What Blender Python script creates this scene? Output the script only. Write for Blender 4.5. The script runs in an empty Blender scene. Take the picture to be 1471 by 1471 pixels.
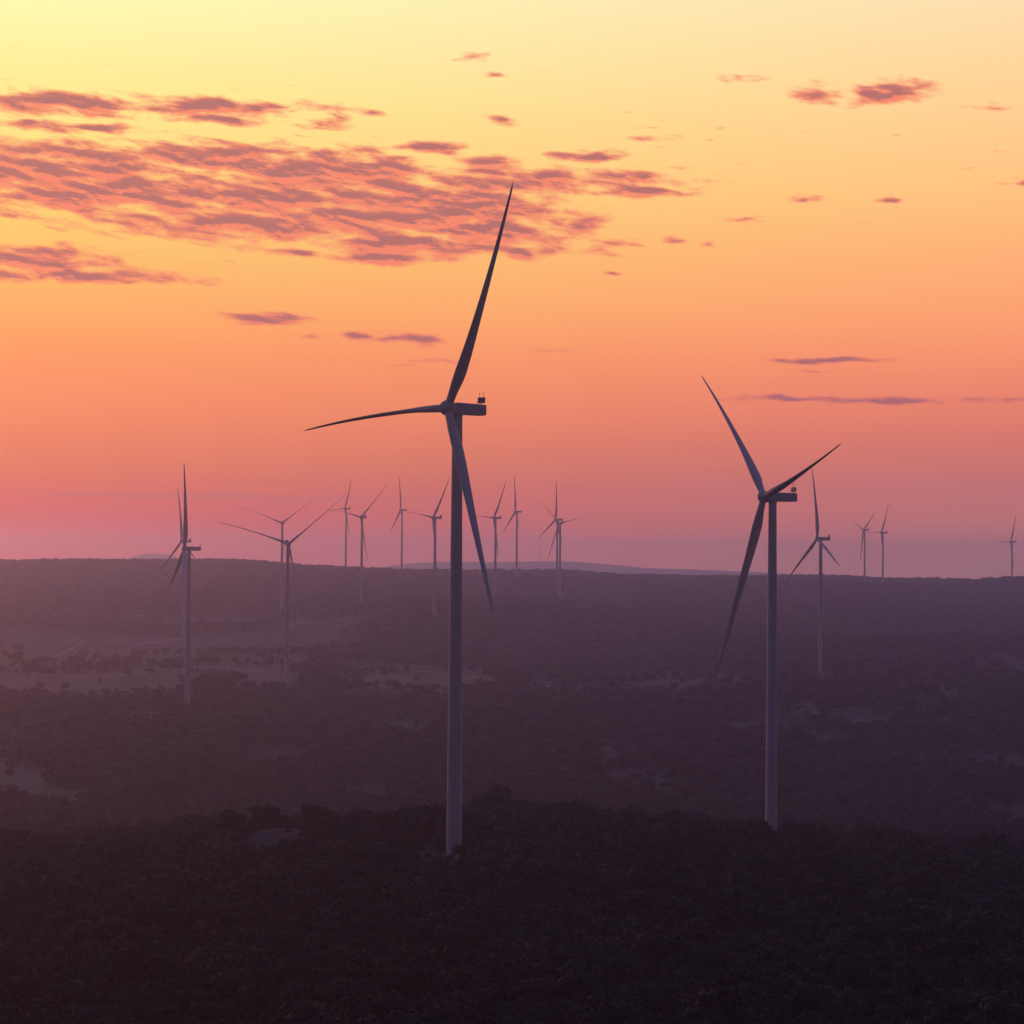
import bpy, bmesh, math, random
import numpy as np
from mathutils import Vector, Matrix

random.seed(7)
rng = np.random.default_rng(11)
C = bpy.context.scene.collection
scene = bpy.context.scene

# ------------------------------------------------------------------ camera
W = 1471.0            # the photograph's pixel grid, used for measuring
F = 3000.0            # focal length in those pixels
HOR = 810.0           # eye-level line
CAMZ = 140.0
PITCH = math.atan((HOR - W / 2) / F)
ROLL = math.radians(0.42)
cam_d = bpy.data.cameras.new('camera')
cam_d.sensor_width = 36.0
cam_d.lens = 36.0 * F / W
cam_d.clip_start = 1.0
cam_d.clip_end = 60000.0
cam = bpy.data.objects.new('camera', cam_d)
C.objects.link(cam)
CM = Matrix.Rotation(math.pi / 2 + PITCH, 4, 'X') @ Matrix.Rotation(ROLL, 4, 'Z')
cam.matrix_world = Matrix.Translation((0, 0, CAMZ)) @ CM
scene.camera = cam
R3 = np.array(CM.to_3x3())


def at(px, py, depth):
    """world point on the ray of a photograph pixel at world y = depth"""
    d = R3 @ np.array([(px - W / 2) / F, -(py - W / 2) / F, -1.0])
    t = depth / d[1]
    return Vector((d[0] * t, depth, CAMZ + d[2] * t))


def project(x, y, z):
    p = np.stack([x, y, z - CAMZ], -1) @ R3
    return W / 2 + F * p[..., 0] / -p[..., 2], W / 2 - F * p[..., 1] / -p[..., 2]


# ------------------------------------------------------------------ exposure, engine
vs = scene.view_settings
vs.view_transform = 'Standard'
vs.look = 'None'
vs.exposure = 0.0
vs.gamma = 1.0
vs.use_curve_mapping = False
cy = scene.cycles
cy.use_denoising = True
try:
    cy.denoiser = 'OPENIMAGEDENOISE'
except Exception:
    pass
cy.max_bounces = 4
cy.diffuse_bounces = 2
cy.glossy_bounces = 2
cy.volume_bounces = 1
cy.use_adaptive_sampling = False

# ------------------------------------------------------------------ world: dusk sky with clouds
SUN_AZ = math.radians(-27)      # left of the frame
SUN_EL = math.radians(3.0)
world = bpy.data.worlds.new('World')
scene.world = world
world.use_nodes = True
wt = world.node_tree
wt.nodes.clear()


def lin(r, g, b):
    f = lambda c: (c / 255 / 12.92) if c <= 10.3 else ((c / 255 + 0.055) / 1.055) ** 2.4
    return (f(r), f(g), f(b), 1.0)


class NT:
    def __init__(self, tree):
        self.t = tree

    def n(self, typ, **kw):
        nd = self.t.nodes.new(typ)
        for k, v in kw.items():
            setattr(nd, k, v)
        return nd

    def set(self, sock, v):
        if hasattr(v, 'is_output'):
            self.t.links.new(v, sock)
        elif v is not None:
            sock.default_value = v

    def math(self, op, a, b=None, c=None, clamp=False):
        nd = self.n('ShaderNodeMath', operation=op, use_clamp=clamp)
        for i, v in enumerate((a, b, c)):
            self.set(nd.inputs[i], v)
        return nd.outputs[0]

    def vec(self, op, a, b=None, c=None):
        nd = self.n('ShaderNodeVectorMath', operation=op)
        for i, v in enumerate((a, b, c)):
            self.set(nd.inputs[i], v)
        return nd.outputs['Value'] if op in ('LENGTH', 'DOT_PRODUCT') else nd.outputs[0]

    def xyz(self, x, y, z):
        nd = self.n('ShaderNodeCombineXYZ')
        for i, v in enumerate((x, y, z)):
            self.set(nd.inputs[i], v)
        return nd.outputs[0]

    def sep(self, v):
        nd = self.n('ShaderNodeSeparateXYZ')
        self.set(nd.inputs[0], v)
        return nd.outputs

    def smooth(self, v, a, b, lo=0.0, hi=1.0):
        nd = self.n('ShaderNodeMapRange', interpolation_type='SMOOTHSTEP')
        self.set(nd.inputs[0], v)
        for i, q in zip((1, 2, 3, 4), (a, b, lo, hi)):
            self.set(nd.inputs[i], q)
        return nd.outputs[0]

    def mix(self, f, a, b, blend='MIX'):
        nd = self.n('ShaderNodeMix', data_type='RGBA', blend_type=blend)
        self.set(nd.inputs[0], f)
        self.set(nd.inputs[6], a)
        self.set(nd.inputs[7], b)
        return nd.outputs[2]

    def noise(self, v, scale, detail, rough=0.55, dist=0.0):
        nd = self.n('ShaderNodeTexNoise')
        self.set(nd.inputs['Vector'], v)
        nd.inputs['Scale'].default_value = scale
        nd.inputs['Detail'].default_value = detail
        nd.inputs['Roughness'].default_value = rough
        nd.inputs['Distortion'].default_value = dist
        return nd.outputs[0]

    def ramp(self, f, stops, interp='LINEAR'):
        nd = self.n('ShaderNodeValToRGB')
        self.set(nd.inputs[0], f)
        cr = nd.color_ramp
        cr.interpolation = interp
        while len(cr.elements) < len(stops):
            cr.elements.new(0.5)
        for e, (p, c) in zip(cr.elements, stops):
            e.position = p
            e.color = c
        return nd.outputs[0]


w = NT(wt)
tc = w.n('ShaderNodeTexCoord')
dx, dy, dz = w.sep(w.vec('NORMALIZE', tc.outputs['Generated']))
el = w.math('ARCSINE', dz)
az = w.math('ARCTAN2', dx, dy)


def elpos(px):          # height above the horizon in photograph pixels -> ramp position
    return math.atan(px / F) / (math.pi / 2)


elf = w.math('DIVIDE', el, math.pi / 2, clamp=True)
HIGH = [(26 / 90, (0.50, 0.46, 0.80, 1)), (42 / 90, (0.18, 0.21, 0.66, 1)), (65 / 90, (0.08, 0.11, 0.43, 1)), (1.0, (0.06, 0.085, 0.28, 1))]
SKY_L = [(0, (208, 118, 114)), (60, (217, 121, 112)), (130, (230, 130, 110)), (210, (248, 145, 109)), (300, (255, 160, 107)), (410, (255, 188, 111)), (510, (255, 210, 118)), (660, (255, 235, 146)), (810, (255, 248, 176))]
SKY_R = [(0, (160, 107, 120)), (50, (172, 111, 120)), (110, (190, 114, 118)), (180, (214, 121, 112)), (260, (238, 137, 111)), (350, (252, 160, 114)), (440, (255, 177, 120)), (540, (255, 195, 131)), (680, (255, 211, 151)), (810, (255, 222, 173))]
FIT_L = [(1.2008, 0.0543, 0.0505, 1.0), (0.8647, 0.0622, 0.0486, 1.0), (0.8997, 0.1974, 0.0657, 1.0), (1.0456, 0.2869, 0.0975, 1.0), (1.077, 0.3616, 0.1028, 1.0), (1.0415, 0.5484, 0.1279, 1.0), (1.0344, 0.7022, 0.1556, 1.0), (1.0307, 0.915, 0.2843, 1.0), (1.0283, 1.0411, 0.4683, 1.0)]
FIT_R = [(0.914, 0.366, 0.1859, 1.0), (0.831, 0.2574, 0.1674, 1.0), (0.6886, 0.1936, 0.1718, 1.0), (0.8195, 0.2033, 0.1407, 1.0), (1.0061, 0.2708, 0.1437, 1.0), (1.1137, 0.3828, 0.1563, 1.0), (1.1082, 0.4658, 0.1805, 1.0), (1.0919, 0.5799, 0.2251, 1.0), (1.0705, 0.6758, 0.3157, 1.0), (1.0543, 0.7578, 0.4385, 1.0)]
rL = w.ramp(elf, [(elpos(p), tuple(f)) for (p, c), f in zip(SKY_L, FIT_L)] + HIGH)
rR = w.ramp(elf, [(elpos(p), tuple(f)) for (p, c), f in zip(SKY_R, FIT_R)] + HIGH)
BACK = [(0.0, (0.098, 0.062, 0.088, 1)), (0.12, (0.084, 0.058, 0.092, 1)), (0.35, (0.062, 0.056, 0.125, 1)), (1.0, (0.06, 0.085, 0.28, 1))]
rB = w.ramp(elf, BACK)
front = w.mix(w.smooth(az, math.radians(-22), math.radians(22)), rL, rR)
# the glow follows the sun's side of the sky and dies away behind the camera
turn = w.math('ABSOLUTE', w.math('ADD', az, math.radians(8)))
front = w.mix(w.smooth(turn, math.radians(22), math.radians(95)), front, rB)

# clouds: stretched banks, placed by direction; positions in photograph pixels = direction * F
BLOBS = [
    (85, 176, 130, 17), (300, 172, 120, 13), (310, 187, 50, 8), (465, 186, 36, 9), (527, 172, 28, 6),
    (110, 242, 170, 18), (60, 268, 230, 34), (340, 242, 140, 24), (170, 295, 260, 32), (460, 256, 150, 32),
    (390, 296, 200, 34), (340, 330, 190, 24), (580, 287, 150, 32), (520, 322, 160, 30), (660, 306, 150, 34),
    (750, 263, 190, 18), (700, 334, 120, 30), (570, 354, 130, 20), (920, 278, 60, 8), (830, 328, 42, 15),
    (862, 356, 40, 10), (752, 364, 46, 12), (560, 370, 90, 13), (432, 368, 40, 7), (700, 235, 44, 8),
    (610, 220, 56, 7), (845, 230, 48, 7), (560, 233, 44, 6), (40, 390, 130, 17), (100, 409, 150, 11),
    (375, 466, 50, 10), (588, 490, 50, 8), (512, 484, 36, 6.5), (452, 485, 22, 5), (560, 526, 42, 3),
    (640, 518, 36, 4), (802, 503, 38, 3), (1180, 146, 38, 10, -0.2), (1274, 148, 48, 14, -0.22), (720, 178, 26, 9),
    (675, 91, 20, 7), (705, 117, 20, 4), (1412, 174, 36, 5), (1150, 291, 22, 5.5),
    (1275, 295, 15, 4), (968, 346, 24, 5.5), (1016, 352, 14, 7), (1190, 517, 80, 3.5), (1165, 532, 32, 2.5),
    (1300, 575, 125, 5), (1130, 572, 75, 4.5), (932, 203, 36, 5), (1462, 275, 22, 6), (1070, 119, 40, 6),
    (880, 390, 20, 4), (1060, 320, 36, 5), (110, 206, 90, 6), (-200, 280, 190, 50),
]
cg = bpy.data.node_groups.new('cloud_density', 'ShaderNodeTree')
cg.interface.new_socket('P', in_out='INPUT', socket_type='NodeSocketVector')
cg.interface.new_socket('D', in_out='OUTPUT', socket_type='NodeSocketFloat')
g = NT(cg)
gi = g.n('NodeGroupInput')
go = g.n('NodeGroupOutput')
P = gi.outputs[0]
wob = g.n('ShaderNodeTexNoise')
g.set(wob.inputs['Vector'], g.vec('MULTIPLY', P, (1 / 70, 1 / 26, 0)))
wob.inputs['Scale'].default_value = 1.0
wob.inputs['Detail'].default_value = 2.0
PW = g.vec('MULTIPLY_ADD', g.vec('SUBTRACT', wob.outputs[1], (0.5, 0.5, 0.5)), (46, 15, 0), P)
# banks sink slightly to the right
dmin = None
for (bx, by, sx, sy, *bias) in BLOBS:
    cx_, cy_ = bx - W / 2, HOR - by
    v = g.vec('MULTIPLY_ADD', PW, (1 / sx, 1 / sy, 0), (-cx_ / sx, -cy_ / sy, 0))
    L = g.vec('LENGTH', v)
    if sx < 47:                      # small puffs stay thin
        L = g.math('MULTIPLY_ADD', L, 0.8, 0.5)
    if bias:
        L = g.math('ADD', L, bias[0])
    dmin = L if dmin is None else g.math('MINIMUM', dmin, L)
PS = g.vec('ADD', P, g.xyz(0, g.math('MULTIPLY', g.sep(P)[0], 0.10), 0))
n1 = g.noise(g.vec('MULTIPLY', PS, (1 / 74, 1 / 18, 0)), 1.0, 5.0, 0.56, 0.25)
D = g.math('ADD', g.math('MULTIPLY', g.math('SUBTRACT', 1.0, dmin), 1.1), g.math('MULTIPLY', g.math('SUBTRACT', n1, 0.415), 3.6))
n3 = g.noise(g.vec('MULTIPLY', PS, (1 / 24, 1 / 8.5, 0)), 1.0, 3.0, 0.6, 0.2)
D = g.math('ADD', D, g.math('MULTIPLY', g.math('SUBTRACT', n3, 0.5), 0.9))
g.set(go.inputs[0], D)
PX = w.xyz(w.math('MULTIPLY', az, F), w.math('MULTIPLY', el, F), 0)


def dens(v):
    nd = w.n('ShaderNodeGroup')
    nd.node_tree = cg
    w.set(nd.inputs[0], v)
    return nd.outputs


d0 = dens(PX)[0]
dup = w.math('SUBTRACT', dens(w.vec('ADD', PX, (0, 7.0, 0)))[0], d0)     # denser above: the lit underside
alpha = w.math('MULTIPLY', w.smooth(d0, -0.20, 0.85), 0.96)
low = w.smooth(el, 150 / F, 420 / F)
mauve = w.mix(low, lin(176, 102, 112), lin(182, 107, 105))
salmon = w.mix(low, lin(226, 116, 106), lin(252, 134, 104))
lit = w.smooth(dup, -0.25, 0.32)
thin = w.smooth(d0, 0.35, 1.25)           # thin edges stay warm, thick parts go grey
ccol = w.mix(w.math('MULTIPLY', w.math('SUBTRACT', 1.0, lit), thin), salmon, mauve)
# scattered thin wisps between the banks
wn = w.noise(w.vec('MULTIPLY', w.vec('ADD', PX, (300, 40, 0)), (1 / 44, 1 / 9, 0)), 1.0, 4.0, 0.6, 0.3)
wl = w.noise(w.vec('MULTIPLY', PX, (1 / 260, 1 / 110, 0)), 1.0, 2.0)
wz = w.math('MULTIPLY', w.math('MULTIPLY', w.smooth(el, 330 / F, 430 / F), w.smooth(el, 740 / F, 620 / F)), w.smooth(w.math('ABSOLUTE', az), 0.41, 0.33))
wa = w.math('MULTIPLY', w.smooth(w.math('ADD', wn, w.math('MULTIPLY', wl, 0.5)), 0.90, 1.06), w.math('MULTIPLY', wz, 0.55))
front_w = w.mix(wa, front, salmon)
sky_col = w.mix(alpha, front_w, ccol)
# faint streak of cirrus haze low on the left
st = w.vec('LENGTH', w.vec('MULTIPLY', w.vec('SUBTRACT', PX, (-420, 93, 0)), (1 / 520, 1 / 10, 0)))
stn = w.noise(w.vec('MULTIPLY', PX, (1 / 220, 1 / 12, 0)), 1.0, 3.0)
sa = w.math('MULTIPLY', w.smooth(w.math('ADD', st, stn), 0.75, 1.35, 1.0, 0.0), 0.3)
sky_col = w.mix(sa, sky_col, lin(190, 112, 120))

nish = w.n('ShaderNodeTexSky', sky_type='NISHITA')
nish.sun_disc = False
nish.sun_elevation = SUN_EL
nish.sun_rotation = SUN_AZ
nish.altitude = 300
nish.air_density = 1.5
nish.dust_density = 4.0
bg1 = w.n('ShaderNodeBackground')
w.set(bg1.inputs[0], sky_col)
bg1.inputs[1].default_value = 1.0
bg2 = w.n('ShaderNodeBackground')
w.set(bg2.inputs[0], nish.outputs[0])
NISHITA_STRENGTH = 0.002
bg2.inputs[1].default_value = NISHITA_STRENGTH
bg0 = w.n('ShaderNodeBackground')        # clear sky outside the part of the sky that carries clouds
w.set(bg0.inputs[0], front)
inwin = w.math('MULTIPLY', w.math('COMPARE', el, 0.145, 0.125), w.math('COMPARE', az, 0.0, 0.42))
ms = w.n('ShaderNodeMixShader')
w.set(ms.inputs[0], inwin)
w.set(ms.inputs[1], bg0.outputs[0])
w.set(ms.inputs[2], bg1.outputs[0])
ad = w.n('ShaderNodeAddShader')
w.set(ad.inputs[0], ms.outputs[0])
w.set(ad.inputs[1], bg2.outputs[0])
wo = w.n('ShaderNodeOutputWorld')
w.set(wo.inputs[0], ad.outputs[0])
world.cycles.sampling_method = 'MANUAL'
world.cycles.sample_map_resolution = 512

# ------------------------------------------------------------------ sun, already on the horizon and very weak
sd = bpy.data.lights.new('sun', 'SUN')
sd.energy = 1.2
sd.angle = math.radians(4)
sd.color = (1.0, 0.30, 0.10)
sun = bpy.data.objects.new('sun', sd)
C.objects.link(sun)
sv = Vector((math.sin(SUN_AZ) * math.cos(SUN_EL), math.cos(SUN_AZ) * math.cos(SUN_EL), math.sin(SUN_EL)))
sun.rotation_euler = sv.to_track_quat('Z', 'Y').to_euler()


# ------------------------------------------------------------------ helpers
def material(name, col, rough=0.8, spec=0.2, noise=None, translucent=0.0):
    m = bpy.data.materials.new(name)
    m.use_nodes = True
    t = NT(m.node_tree)
    b = m.node_tree.nodes['Principled BSDF']
    b.inputs['Roughness'].default_value = rough
    b.inputs['Specular IOR Level'].default_value = spec
    b.inputs['Base Color'].default_value = (*col, 1)
    if noise:
        sc, amt, mode = noise
        co = t.n('ShaderNodeTexCoord')
        f = t.noise(co.outputs['Object'], sc, 4.0)
        a = tuple(c * (1 - amt) for c in col) + (1,)
        c2 = tuple(min(1, c * (1 + amt)) for c in col) + (1,)
        t.set(b.inputs['Base Color'], t.mix(t.smooth(f, 0.35, 0.65), a, c2))
    return m


def mesh_obj(name, verts, faces, mat, parent=None, smooth=False, link=True):
    me = bpy.data.meshes.new(name)
    me.from_pydata([tuple(v) for v in verts], [], [tuple(f) for f in faces])
    me.update()
    if smooth:
        me.polygons.foreach_set('use_smooth', [True] * len(me.polygons))
    if mat:
        me.materials.append(mat)
    o = bpy.data.objects.new(name, me)
    if link:
        C.objects.link(o)
    if parent:
        o.parent = parent
    return o


def empty(name, loc, label, cat, group=None):
    o = bpy.data.objects.new(name, None)
    o.empty_display_size = 2
    C.objects.link(o)
    o.location = loc
    o['label'] = label
    o['category'] = cat
    if group:
        o['group'] = group
    return o


def lathe(profile, n=40, axis='Z', cap=True):
    """profile: list of (radius, height)"""
    V, Fc = [], []
    for r, h in profile:
        for k in range(n):
            a = 2 * math.pi * k / n
            V.append((r * math.cos(a), r * math.sin(a), h))
    m = len(profile)
    for i in range(m - 1):
        for k in range(n):
            k2 = (k + 1) % n
            Fc.append((i * n + k, i * n + k2, (i + 1) * n + k2, (i + 1) * n + k))
    if cap:
        Fc.append(tuple(range(n))[::-1])
        Fc.append(tuple((m - 1) * n + k for k in range(n)))
    return V, Fc


def box(c, s):
    x, y, z = c
    a, b, d = s[0] / 2, s[1] / 2, s[2] / 2
    V = [(x + i * a, y + j * b, z + k * d) for i in (-1, 1) for j in (-1, 1) for k in (-1, 1)]
    Fc = [(0, 1, 3, 2), (4, 6, 7, 5), (0, 4, 5, 1), (2, 3, 7, 6), (0, 2, 6, 4), (1, 5, 7, 3)]
    return V, Fc


def bevel_mesh(o, width, seg=2):
    bm = bmesh.new()
    bm.from_mesh(o.data)
    bmesh.ops.bevel(bm, geom=bm.edges[:], offset=width, segments=seg, profile=0.5, affect='EDGES')
    bm.to_mesh(o.data)
    bm.free()


def join(parts):
    V, Fc = [], []
    for v, f in parts:
        o = len(V)
        V += list(v)
        Fc += [tuple(i + o for i in q) for q in f]
    return V, Fc


def tube(p0, p1, r0, r1, n=6):
    p0, p1 = Vector(p0), Vector(p1)
    q = (p1 - p0).to_track_quat('Z', 'Y')
    V = []
    for p, r in ((p0, r0), (p1, r1)):
        for k in range(n):
            a = 2 * math.pi * k / n
            V.append(tuple(p + q @ Vector((r * math.cos(a), r * math.sin(a), 0))))
    Fc = [(k, (k + 1) % n, n + (k + 1) % n, n + k) for k in range(n)]
    Fc += [tuple(range(n))[::-1], tuple(range(n, 2 * n))]
    return V, Fc


# value noise for terrain
_perm = np.random.default_rng(3).random((256, 256))


def vnoise(x, y):
    xi = np.floor(x).astype(int)
    yi = np.floor(y).astype(int)
    fx = x - xi
    fy = y - yi
    fx = fx * fx * (3 - 2 * fx)
    fy = fy * fy * (3 - 2 * fy)
    g_ = lambda i, j: _perm[i % 256, j % 256]
    return (g_(xi, yi) * (1 - fx) + g_(xi + 1, yi) * fx) * (1 - fy) + (g_(xi, yi + 1) * (1 - fx) + g_(xi + 1, yi + 1) * fx) * fy


def fbm(x, y, oct=4):
    s, a, n = 0, 1.0, 0
    for i in range(oct):
        s = s + a * vnoise(x + 17.3 * i, y + 9.1 * i)
        n += a
        a *= 0.5
        x, y = x * 2.03, y * 2.03
    return s / n


def sstep(x, a, b):
    t = np.clip((x - a) / (b - a), 0, 1)
    return t * t * (3 - 2 * t)


# ------------------------------------------------------------------ turbines: measured hub pixel, distance, facing, blade angle
HUBH = 125.0
BLADE = 67.3
# hub x, hub y, depth, angle between rotor axis and line of sight (deg, to the left), first blade angle (deg clockwise from up)
TURB = [
    (643.0, 586.0, 584, 54.5, 30.6, 'largest wind turbine, in the centre, its tower rising from the dark foreground forest'),
    (1097.5, 713.5, 742, 63.3, -41.9, 'second largest wind turbine, right of centre, base on the crest of the dark hill'),
    (265.2, 788.0, 1620, 85, 0, 'leftmost tall wind turbine with one blade pointing straight up, base below the long shed'),
    (260.8, 777.5, 2560, 65, -9, 'fainter wind turbine almost hidden behind the leftmost tall turbine'),
    (414.5, 781.4, 1820, -8, 47, 'nearer of the two overlapping wind turbines that face the viewer, left of centre'),
    (405.0, 751.5, 2930, 10, 51, 'farther of the two overlapping wind turbines that face the viewer, hub higher up'),
    (495.2, 730.2, 4150, 60, 25, 'small far wind turbine behind the ridge, highest hub left of the big tower'),
    (518.3, 742.9, 2950, 32, 43, 'far wind turbine left of the big tower, one long blade reaching out left'),
    (575.2, 732.6, 4040, 78, -8, 'small far wind turbine with a blade straight up, left of the big central tower'),
    (622.0, 743.6, 2660, 57, 38, 'far wind turbine directly left of the big central tower, nearest of the distant row'),
    (709.3, 744.0, 3100, 58, 33, 'far wind turbine seen just right of the central turbine lowest blade'),
    (740.0, 735.0, 3780, 75, -4, 'slim far wind turbine with one blade straight up, right of the big central tower'),
    (798.0, 746.5, 3500, 70, 4, 'left one of two far wind turbines standing close together, blade straight up'),
    (803.5, 751.7, 3420, 25, -45, 'right one of two far wind turbines standing close together, blade reaching right'),
    (1174.2, 773.8, 1930, 64, -8.5, 'mid sized wind turbine just right of the second largest one, one blade up'),
    (1240.0, 761.3, 4250, 61, 55, 'left one of a pair of small far wind turbines on the right horizon'),
    (1266.0, 765.0, 4120, 64, 31, 'right one of a pair of small far wind turbines on the right horizon'),
    (1451.7, 778.3, 4600, 65, 27, 'lone small wind turbine on the horizon by the right edge'),
]
TPOS = []
TURB = [t_ if k < 2 else t_[:4] + (t_[4] + 3,) + t_[5:] for k, t_ in enumerate(TURB)]   # root angle: tips lag behind it by the prebend
for (hx, hy, d, psi, th, lab) in TURB:
    h = at(hx, hy, d)
    azm = math.atan2(h.x, h.y)
    p = math.radians(psi)
    # axis towards the viewer turned left by psi, relative to the local line of sight
    a = Vector((-math.sin(p + azm), -math.cos(p + azm), 0))
    foot = h - a * 3.4
    TPOS.append((h, a, Vector((foot.x, foot.y, h.z - 0.6 - HUBH))))

# ------------------------------------------------------------------ terrain
PROF_Y = np.array([-3000, -400, 200, 340, 450, 553, 620, 690, 760, 830, 930, 1050, 1300, 1600, 1950, 2350, 2650, 3000, 3450, 3850])
PROF_C = np.array([-110, -95, -81, -79.5, -80, -82, -83, -86.5, -95, -108, -124, -129, -122, -111, -105, -96, -86, -62, -48, -33])
PROF_L = np.array([-110, -95, -81, -79.5, -82, -86, -91, -98, -107, -116, -125, -127, -121, -112, -106, -99, -84, -62, -36, -18])
PROF_R = np.array([-110, -95, -81, -80.0, -83, -87, -91.5, -98, -106, -115, -125, -130, -122, -111, -102, -81, -97, -78, -64, -48])
RX = np.array([-400, 0, 130, 250, 350, 400, 440, 520, 580, 660, 800, 860, 900, 1000, 1100, 1200, 1260, 1330, 1400, 1471, 1900])
RYP = np.array([808, 805.5, 803.5, 805, 804, 808, 812, 814, 816, 817, 819, 821, 825, 826, 823, 821, 825, 826, 828, 827, 827])
RD = np.interp(RX, [0, 700, 1300, 1471], [4050, 4150, 4450, 4200])


def base_h(x, y):
    yy = np.maximum(y, 1.0)
    s = np.clip(x / np.maximum(yy, 300.0), -0.6, 0.6)
    tl = np.clip(s / -0.22, 0, 1)
    tr = np.clip(s / 0.22, 0, 1)
    hC, hL, hR = (np.interp(y, PROF_Y, q) for q in (PROF_C, PROF_L, PROF_R))
    h = hC + tl * (hL - hC) + tr * (hR - hC)
    # horizon ridge
    px = s * F + W / 2
    dc = np.interp(px, RX, RD)
    pyc = np.interp(px, RX, RYP)
    dv = np.stack([(px - W / 2) / F, -(pyc - W / 2) / F, -np.ones_like(px)], -1) @ R3.T
    zc = dv[..., 2] / dv[..., 1] * dc - 7.5
    t = sstep(y, 3300, dc)
    h = np.where(y > 3300, h * (1 - t) + t * zc, h)
    h = np.where(y > dc, zc + (np.maximum(-110, zc - (y - dc) * 0.05) - zc), h)
    amp = np.interp(y, [0, 800, 1000, 1400, 3000, 3700, 4200, 9000], [0.8, 1.2, 3, 6, 7, 4, 1.0, 6])
    h = h + amp * 2 * (fbm(x / 330 + 5, y / 420, 4) - 0.5)
    h = h + np.interp(y, [1000, 1400, 3000, 3700], [0, 5, 7, 0]) * 2 * (fbm(x / 800 + 2, (y + 0.25 * x) / 300 + 11, 2) - 0.5)
    h = h + np.interp(y, [0, 200, 800, 1200], [1.2, 1.5, 1.5, 0]) * 2 * (fbm(x / 45, y / 60, 3) - 0.5)
    return h + CAMZ


CTRL = []
for (h, a, f), T in zip(TPOS, TURB):
    CTRL.append((f.x, f.y, f.z, 22 if T[2] == 742 else (140 if T[2] > 4000 else 40 + 0.045 * T[2])))
for (px, py, d, s) in [(395, 1190, 625, 13), (585, 1216, 612, 14)]:
    q = at(px, py, d)
    CTRL.append((q.x, q.y, q.z, s))
CTRL = np.array(CTRL)
_K = np.exp(-((CTRL[:, None, 0] - CTRL[None, :, 0]) ** 2 + (CTRL[:, None, 1] - CTRL[None, :, 1]) ** 2) / (2 * CTRL[None, :, 3] ** 2))
_A = np.linalg.solve(_K, CTRL[:, 2] - base_h(CTRL[:, 0], CTRL[:, 1]))


def height(x, y):
    x = np.asarray(x, float)
    y = np.asarray(y, float)
    h = base_h(x, y)
    for (cx_, cy_, cz_, s), a in zip(CTRL, _A):
        h = h + a * np.exp(-((x - cx_) ** 2 + (y - cy_) ** 2) / (2 * s * s))
    return h


# land cover: 0 woodland .. 1 open field.  Openings measured in the photograph, elsewhere by noise
FIELDS = [(20, 1110, 66, 34, 1), (110, 982, 240, 20, 1), (300, 968, 130, 10, 1), (240, 920, 110, 6, .6), (600, 980, 150, 10, .9), (1060, 1046, 90, 10, .6),
          (1150, 1018, 40, 9, .6), (1050, 1014, 50, 7, .5), (1230, 1040, 50, 6, .5), (955, 1071, 36, 8, .5), (560, 1054, 60, 7, .4), (1400, 991, 90, 6, .4),
          (205, 1029, 60, 6, .6), (330, 893, 120, 6, .6), (760, 982, 50, 6, .6), (80, 1144, 60, 12, .8), (690, 866, 60, 5, .5), (420, 878, 44, 4, .6)]


def cover(x, y, z):
    n = fbm(x / 160 + 40, y / 260 + 7, 4)
    f = 0.5 * sstep(n, 0.60, 0.66) * np.interp(y, [1080, 1250, 2000, 2300, 3600], [0, 0.8, 0.8, 0.3, 0.1])
    px, py = project(x, np.maximum(y, 50), z)
    f = f * sstep(np.hypot((px - 250) / 250, (py - 1085) / 75), 0.9, 1.15)
    wob = 0.9 * (fbm(x / 40, y / 90, 3) - 0.5)
    for (cx_, cy_, rx, ry, st_) in FIELDS:
        m = np.hypot((px - cx_) / rx, (py - cy_) / ry) + wob
        f = np.maximum(f, st_ * sstep(m, 1.1, 0.75) * (y > 900))
    return f


def bare(x, y):
    """cleared pads on the foreground hill"""
    f1 = TPOS[0][2]
    f2 = TPOS[1][2]
    q = at(395, 1190, 625)
    r = at(585, 1216, 612)
    m = np.minimum.reduce([
        np.hypot((x - f1.x) / 6, (y - f1.y) / 6),
        np.hypot((x - q.x) / 9.5, (y - q.y + 8) / 20), np.hypot((x - r.x) / 11, (y - r.y + 6) / 12)])
    return sstep(m + 1.5 * (fbm(x / 6, y / 8, 3) - 0.5), 1.1, 0.8)


ys = np.concatenate([np.linspace(-3000, 150, 14), np.linspace(170, 1000, 220), np.geomspace(1006, 5400, 420), np.geomspace(5500, 12200, 40)])
us = np.concatenate([np.linspace(-1, -0.31, 12)[:-1], np.linspace(-0.31, 0.31, 230), np.linspace(0.31, 1, 12)[1:]])
NX, NY = len(us), len(ys)
half = np.maximum(ys, 250.0) * 1.0 + 40
half = np.where(ys < 150, np.maximum(half, 2500), half)
YY = np.repeat(ys[:, None], NX, 1)
XX = half[:, None] * us[None, :]
ZZ = height(XX, YY)
ZZ = np.where(YY > 9000, np.minimum(ZZ, CAMZ - 100 - (YY - 9000) * 0.0012), ZZ)
GV = np.stack([XX, YY, ZZ], -1).reshape(-1, 3)
ii = np.arange(NX * NY).reshape(NY, NX)
GF = np.stack([ii[:-1, :-1], ii[:-1, 1:], ii[1:, 1:], ii[1:, :-1]], -1).reshape(-1, 4)
gme = bpy.data.meshes.new('ground')
gme.from_pydata(GV.tolist(), [], GF.tolist())
gme.update()
gme.polygons.foreach_set('use_smooth', [True] * len(gme.polygons))
att = gme.attributes.new('cover', 'FLOAT', 'POINT')
att.data.foreach_set('value', cover(GV[:, 0], GV[:, 1], GV[:, 2]).astype(np.float32))
att = gme.attributes.new('bare', 'FLOAT', 'POINT')
att.data.foreach_set('value', bare(GV[:, 0], GV[:, 1]).astype(np.float32))
ground = bpy.data.objects.new('ground', gme)
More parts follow.
